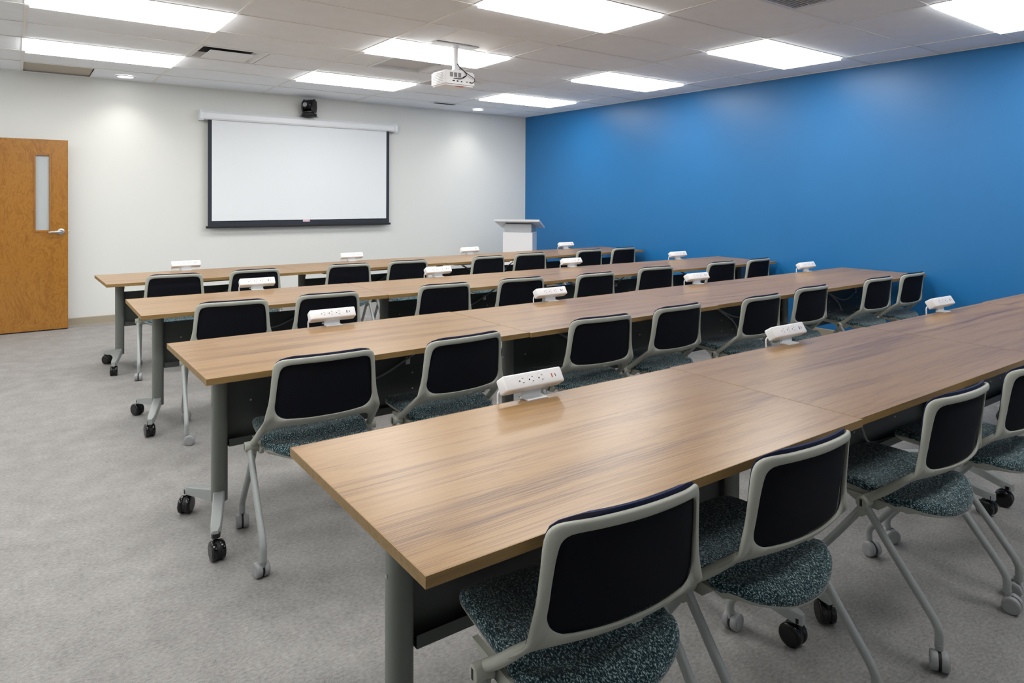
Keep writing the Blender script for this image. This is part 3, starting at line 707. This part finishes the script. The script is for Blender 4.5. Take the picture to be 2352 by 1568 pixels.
ss = [0.0, 0.05, 0.2, 0.5, 0.8, 0.95, 1.0]
front, back = [], []
for s in ss:
    th = 0.0085*math.sqrt(max(0, 1-(2*s-1)**2))**0.7
    fr_, bk_ = [], []
    for k in range(NN):
        x = INN[k][0]*(1-s)+OUT[k][0]*s; z = INN[k][1]*(1-s)+OUT[k][1]*s
        y = yb(x, z)
        if s in (0.0, 1.0):
            v = b.verts.new((x, y, z)); fr_.append(v); bk_.append(v)
        else:
            fr_.append(b.verts.new((x, y+th, z))); bk_.append(b.verts.new((x, y-th, z)))
    front.append(fr_); back.append(bk_)
for i in range(len(ss)-1):
    for k in range(NN):
        k2 = (k+1) % NN
        for L_ in (front, back):
            q = [L_[i][k], L_[i][k2], L_[i+1][k2], L_[i+1][k]]
            b.faces.new(q)
for s in (-1, 1):
    pts = [(s*0.222, yb(0.222, 0.54)-0.0, 0.545), (s*0.229, yb(0.229, 0.50), 0.505), (s*0.235, yb(0.235, 0.465), 0.465), (s*0.241, -0.018, 0.438), (s*0.243, 0.0, 0.424)]
    pp = smooth_path(pts, 4); nn = len(pp)
    tube(b, pp, [0.010+0.0035*min(1, i/5) for i in range(nn)], 12)
m_bframe = mesh('back_frame', b, MW['frame'], angle=60)
# upholstered / mesh back on the front side of the frame
b = B()
def hwid(z):
    K = [(0.548, .196), (0.56, .206), (0.60, .218), (0.65, .215), (0.70, .213), (0.749, .211), (0.769, .207), (0.786, .197), (0.797, .174), (0.803, .142)]
    for (za, wa), (zb, wb) in zip(K, K[1:]):
        if z <= zb: return wa+(wb-wa)*(z-za)/(zb-za)
    return K[-1][1]
zsn = [0.548, 0.556, 0.58, 0.62, 0.66, 0.70, 0.73, 0.76, 0.779, 0.791, 0.799, 0.803]
G = []
for off in (0.0095, 0.017):
    g_ = []
    for z in zsn:
        row_ = []
        for k in range(17):
            x = 0.955*hwid(z)*(-1+2*k/16); e_ = min(1.0, (1-abs(-1+2*k/16))*8+0.3)
            row_.append(b.verts.new((x, yb(x, z) + (off if off < 0.01 else 0.0095+0.0075*e_), z)))
        g_.append(row_)
    G.append(g_)
for g_ in G:
    for i in range(len(zsn)-1):
        for k in range(16): b.faces.new((g_[i][k], g_[i][k+1], g_[i+1][k+1], g_[i+1][k]))
a_, c_ = G
for i in range(len(zsn)-1):
    b.faces.new((a_[i][0], a_[i+1][0], c_[i+1][0], c_[i][0])); b.faces.new((a_[i][16], a_[i+1][16], c_[i+1][16], c_[i][16]))
for k in range(16):
    b.faces.new((a_[0][k], a_[0][k+1], c_[0][k+1], c_[0][k])); b.faces.new((a_[-1][k], a_[-1][k+1], c_[-1][k+1], c_[-1][k]))
m_bmesh = mesh('backrest', b, MW['navy'], angle=60)
b = B(); g_ = []
zin = [0.550, 0.556, 0.57, 0.60, 0.64, 0.69, 0.73, 0.755, 0.770, 0.782]; win = [.12, .150, .180, .194, .198, .195, .192, .188, .181, .155]
for z, w_ in zip(zin, win): g_.append([b.verts.new((w_*(-1+2*k/16), yb(w_*(-1+2*k/16), z)+0.0035, z)) for k in range(17)])
for i in range(len(zin)-1):
    for k in range(16): b.faces.new((g_[i][k], g_[i][k+1], g_[i+1][k+1], g_[i+1][k]))
m_rmesh = mesh('rear_mesh', b, MW['black_mesh'], angle=60)
# seat
half = [(0, .250), (.08, .250), (.145, .247), (.184, .232), (.201, .198), (.209, .10), (.216, .0), (.214, -.06), (.196, -.118), (.158, -.158), (.08, -.190), (0, -.198)]
fullS = half + [(-p[0], p[1]) for p in half[-2:0:-1]]
n0 = len(fullS); SO = []
for i in range(n0):
    for k in range(3): SO.append(cr(fullS, i, k/3))
def zs(x, y):
    if y > 0.17: z = 0.460 - 0.010*((y-0.17)/0.08)**2
    elif y > -0.03: z = 0.456 + 0.004*(y+0.03)/0.2
    else: z = 0.458 - 0.044*((-0.03-y)/0.17)**2.2
    z += 0.008*(abs(x)/0.21)**2*(1 if y > -0.03 else 0.4)
    z -= 0.017*math.exp(-((y+0.095-0.6*x*x)/0.024)**2)
    return z
b = B()
cS = (0, 0.02)
rings = [(0.975, -0.030), (0.998, -0.024), (1.0, -0.014), (0.985, -0.005), (0.95, 0.0), (0.88, 0.002), (0.78, 0.003), (0.66, 0.003), (0.52, 0.003), (0.38, 0.002), (0.24, 0.001), (0.10, 0.0)]
R = []
for s, dz in rings:
    R.append([b.verts.new((cS[0]+(p[0]-cS[0])*s, cS[1]+(p[1]-cS[1])*s, zs(cS[0]+(p[0]-cS[0])*s, cS[1]+(p[1]-cS[1])*s)+dz)) for p in SO])
nS = len(SO)
for i in range(len(R)-1):
    for k in range(nS): b.faces.new((R[i][k], R[i][(k+1) % nS], R[i+1][(k+1) % nS], R[i+1][k]))
b.faces.new(R[0][::-1])
cc = b.verts.new((cS[0], cS[1], zs(*cS)))
for k in range(nS): b.faces.new((R[-1][k], R[-1][(k+1) % nS], cc))
m_seat = mesh('seat', b, MW['tweed'], angle=60)
b = B(); R = []
for s, dz in [(0.45, -0.062), (0.75, -0.058), (0.93, -0.044), (0.99, -0.031), (0.995, -0.025), (0.96, -0.024)]:
    R.append([b.verts.new((cS[0]+(p[0]-cS[0])*s, cS[1]+(p[1]-cS[1])*s, zs(cS[0]+(p[0]-cS[0])*s, cS[1]+(p[1]-cS[1])*s)+dz)) for p in SO])
for i in range(len(R)-1):
    for k in range(nS): b.faces.new((R[i][k], R[i][(k+1) % nS], R[i+1][(k+1) % nS], R[i+1][k]))
b.faces.new(R[0][::-1]); b.faces.new(R[-1])
for s in (-1, 1):
    prism(b, [(0.10, 0.425), (-0.07, 0.425), (-0.03, 0.392), (0.03, 0.392)], 'x', s*0.214-0.008, s*0.214+0.008)
tube(b, [(-0.236, 0.0, 0.404), (0.236, 0.0, 0.404)], 0.010, 10)
m_pan = mesh('seat_pan', b, MW['frame'])
b = B(); 
def hub(s):
    b = B(); cyl(b, (s*0.250, 0.0, 0.418), (1, 0, 0), 0.0195, 0.046, 22, bev=0.003)
    box(b, s*0.250-0.014, s*0.250+0.014, -0.018, 0.018, 0.380, 0.410, 0.004)
    prism(b, [(-0.018, 0.385), (0.020, 0.385), (0.026, 0.366), (0.010, 0.362)], 'x', s*0.240-0.010, s*0.240+0.006)
    return mesh('pivot_hub', b, MW['frame'])
m_hub = {s: hub(s) for s in (-1, 1)}
def hubhole(s):
    b = B(); box(b, min(s*0.2725, s*0.2738), max(s*0.2725, s*0.2738), -0.004, 0.004, 0.407, 0.430); return mesh('hub_slot', b, MW['rubber'], False)
m_hs = {s: hubhole(s) for s in (-1, 1)}
def cleg(s, f):
    b = B(); x = s*(0.252 if f < 0 else 0.234)
    keys = [(x, f*0.004, 0.405), (x, f*0.10, 0.272), (x, f*0.195, 0.150), (x, f*0.222, 0.115), (x, f*0.234, 0.094), (x, f*0.236, 0.062)]
    if f < 0: keys = [(x, -0.006, 0.405), (x, -0.10, 0.282), (x, -0.200, 0.158), (x, -0.222, 0.126), (x, -0.230, 0.105), (x, -0.230, 0.062)]
    tube(b, smooth_path(keys, 4), 0.0125, 14)
    return mesh('leg', b, MW['leg'])
m_cleg = {(s, f): cleg(s, f) for s in (-1, 1) for f in (-1, 1)}
b = B(); box(b, -0.014, 0.014, -0.0008, 0.0, -0.005, 0.005); m_badge = mesh('stamped_mark', b, MW['frame'], False)
def make_chair():
    t = thing('training_chair', '', 'chair')
    bf = obj('back_frame', m_bframe, t); br = obj('backrest', m_bmesh, t); rm = obj('rear_mesh', m_rmesh, bf); rm['label'] = 'black mesh seen through the frame'
    obj('stamped_mark', m_badge, bf, (0.02, yb(0.02, 0.535)-0.0078, 0.536))
    st = obj('seat', m_seat, t); obj('seat_pan', m_pan, t)
    for s in (-1, 1):
        h = obj('pivot_hub', m_hub[s], t); obj('hub_slot', m_hs[s], h)
        for f in (-1, 1):
            lg = obj('leg', m_cleg[(s, f)], t)
            obj('caster', m_ccast, lg, (s*(0.252 if f < 0 else 0.234), -0.230 if f < 0 else 0.236, 0.072))
    return t
CH = {1: [(0.827, 1.002, 1.232, 0.963), (1.438, 0.976, 1.867, 0.944), (2.289, 0.939, 2.723, 0.905), None],
      2: [(0.804, 2.599, 1.198, 2.565), (1.415, 2.538, 1.861, 2.572), (2.311, 2.590, 2.674, 2.533), (2.892, 2.572, 3.284, 2.577), (3.687, 2.530, 4.144, 2.537), (4.326, 2.617, 4.816, 2.619), (5.306, 2.629, 5.758, 2.605), (5.780, 2.585, 6.331, 2.604)],
      3: [(0.848, 4.285, 1.239, 4.195), (1.460, 4.243, 1.881, 4.191), (2.300, 4.222, 2.681, 4.167), (2.983, 4.210, 3.339, 4.105), (3.769, 4.095, 4.155, 4.073), (4.504, 4.254, 4.850, 4.170), (5.396, 4.136, 5.780, 4.107), (6.003, 4.107, 6.417, 4.145)],
      4: [(0.827, 5.944, 1.227, 5.858), (1.450, 5.971, 1.861, 5.951), (2.315, 5.951, 2.716, 5.889), (2.894, 5.960, 3.276, 5.882), (3.831, 5.897, 4.247, 5.892), (4.518, 6.021, 4.836, 5.908), (5.378, 6.042, 5.798, 6.045), (5.934, 6.003, 6.384, 6.008)]}
CHAIRS = {}
for rw in CH:
    for i, q in enumerate(CH[rw]):
        if q is None: x, y, rz = 3.22, 1.10, 0.0
        else:
            mx_, my_ = (q[0]+q[2])/2, (q[1]+q[3])/2
            rz = math.atan2(q[3]-q[1], q[2]-q[0])*0.6
            rz = max(-0.11, min(0.04, rz))
            x = mx_ + 0.005 - math.sin(rz)*0.208; y = my_ + 0.208*math.cos(rz)
        x0_, y0_, a_ = ROWS[rw]
        y = min(y, y0_ + a_*(x-x0_) - D/2 - 0.296)
        CHAIRS[(rw, i)] = (x, y, rz)
OVR = {(1, 0): (1.045, 1.162, -0.095), (1, 1): (1.652, 1.137, -0.035), (1, 2): (2.515, 1.109, -0.025), (1, 3): (3.14, 1.10, -0.02), (2, 0): (1.013, 2.785, -0.06), (2, 6): (5.53, 2.80, -0.02), (2, 7): (6.11, 2.80, 0.01)}
NUDGE = {(3, 1): -0.04, (2, 4): -0.045, (3, 4): -0.085, (4, 5): -0.03, (4, 2): -0.02, (4, 3): 0.02, (4, 6): -0.02, (2, 3): 0.02, (2, 2): -0.01}
for k_, v_ in NUDGE.items():
    c_ = CHAIRS[k_]; CHAIRS[k_] = (c_[0]+v_, c_[1], c_[2])
CHAIRS.update(OVR)
ordn = ['leftmost', 'second from the left', 'third from the left', 'fourth from the left', 'fifth from the left', 'sixth from the left', 'seventh from the left', 'rightmost']
cpro = make_chair(); first = True
for (rw, i), (x, y, rz) in sorted(CHAIRS.items()):
    if first: c = cpro; first = False; c.location = (x, y, 0); c.rotation_euler = (0, 0, rz)
    else: c = dup(cpro, (x, y, 0), rz)
    where = ordn[i] if rw > 1 or i < 3 else 'cut by the right picture edge'
    tag(c, 'grey-framed rolling chair with tweed seat, %s, %s' % (where, rown[rw]), 'chair', 'rolling chairs pushed up to the tables')
    for ch in c.children_recursive:
        if ch.name.startswith('caster'): ch.rotation_euler = (0, 0, random.uniform(-PI, PI))
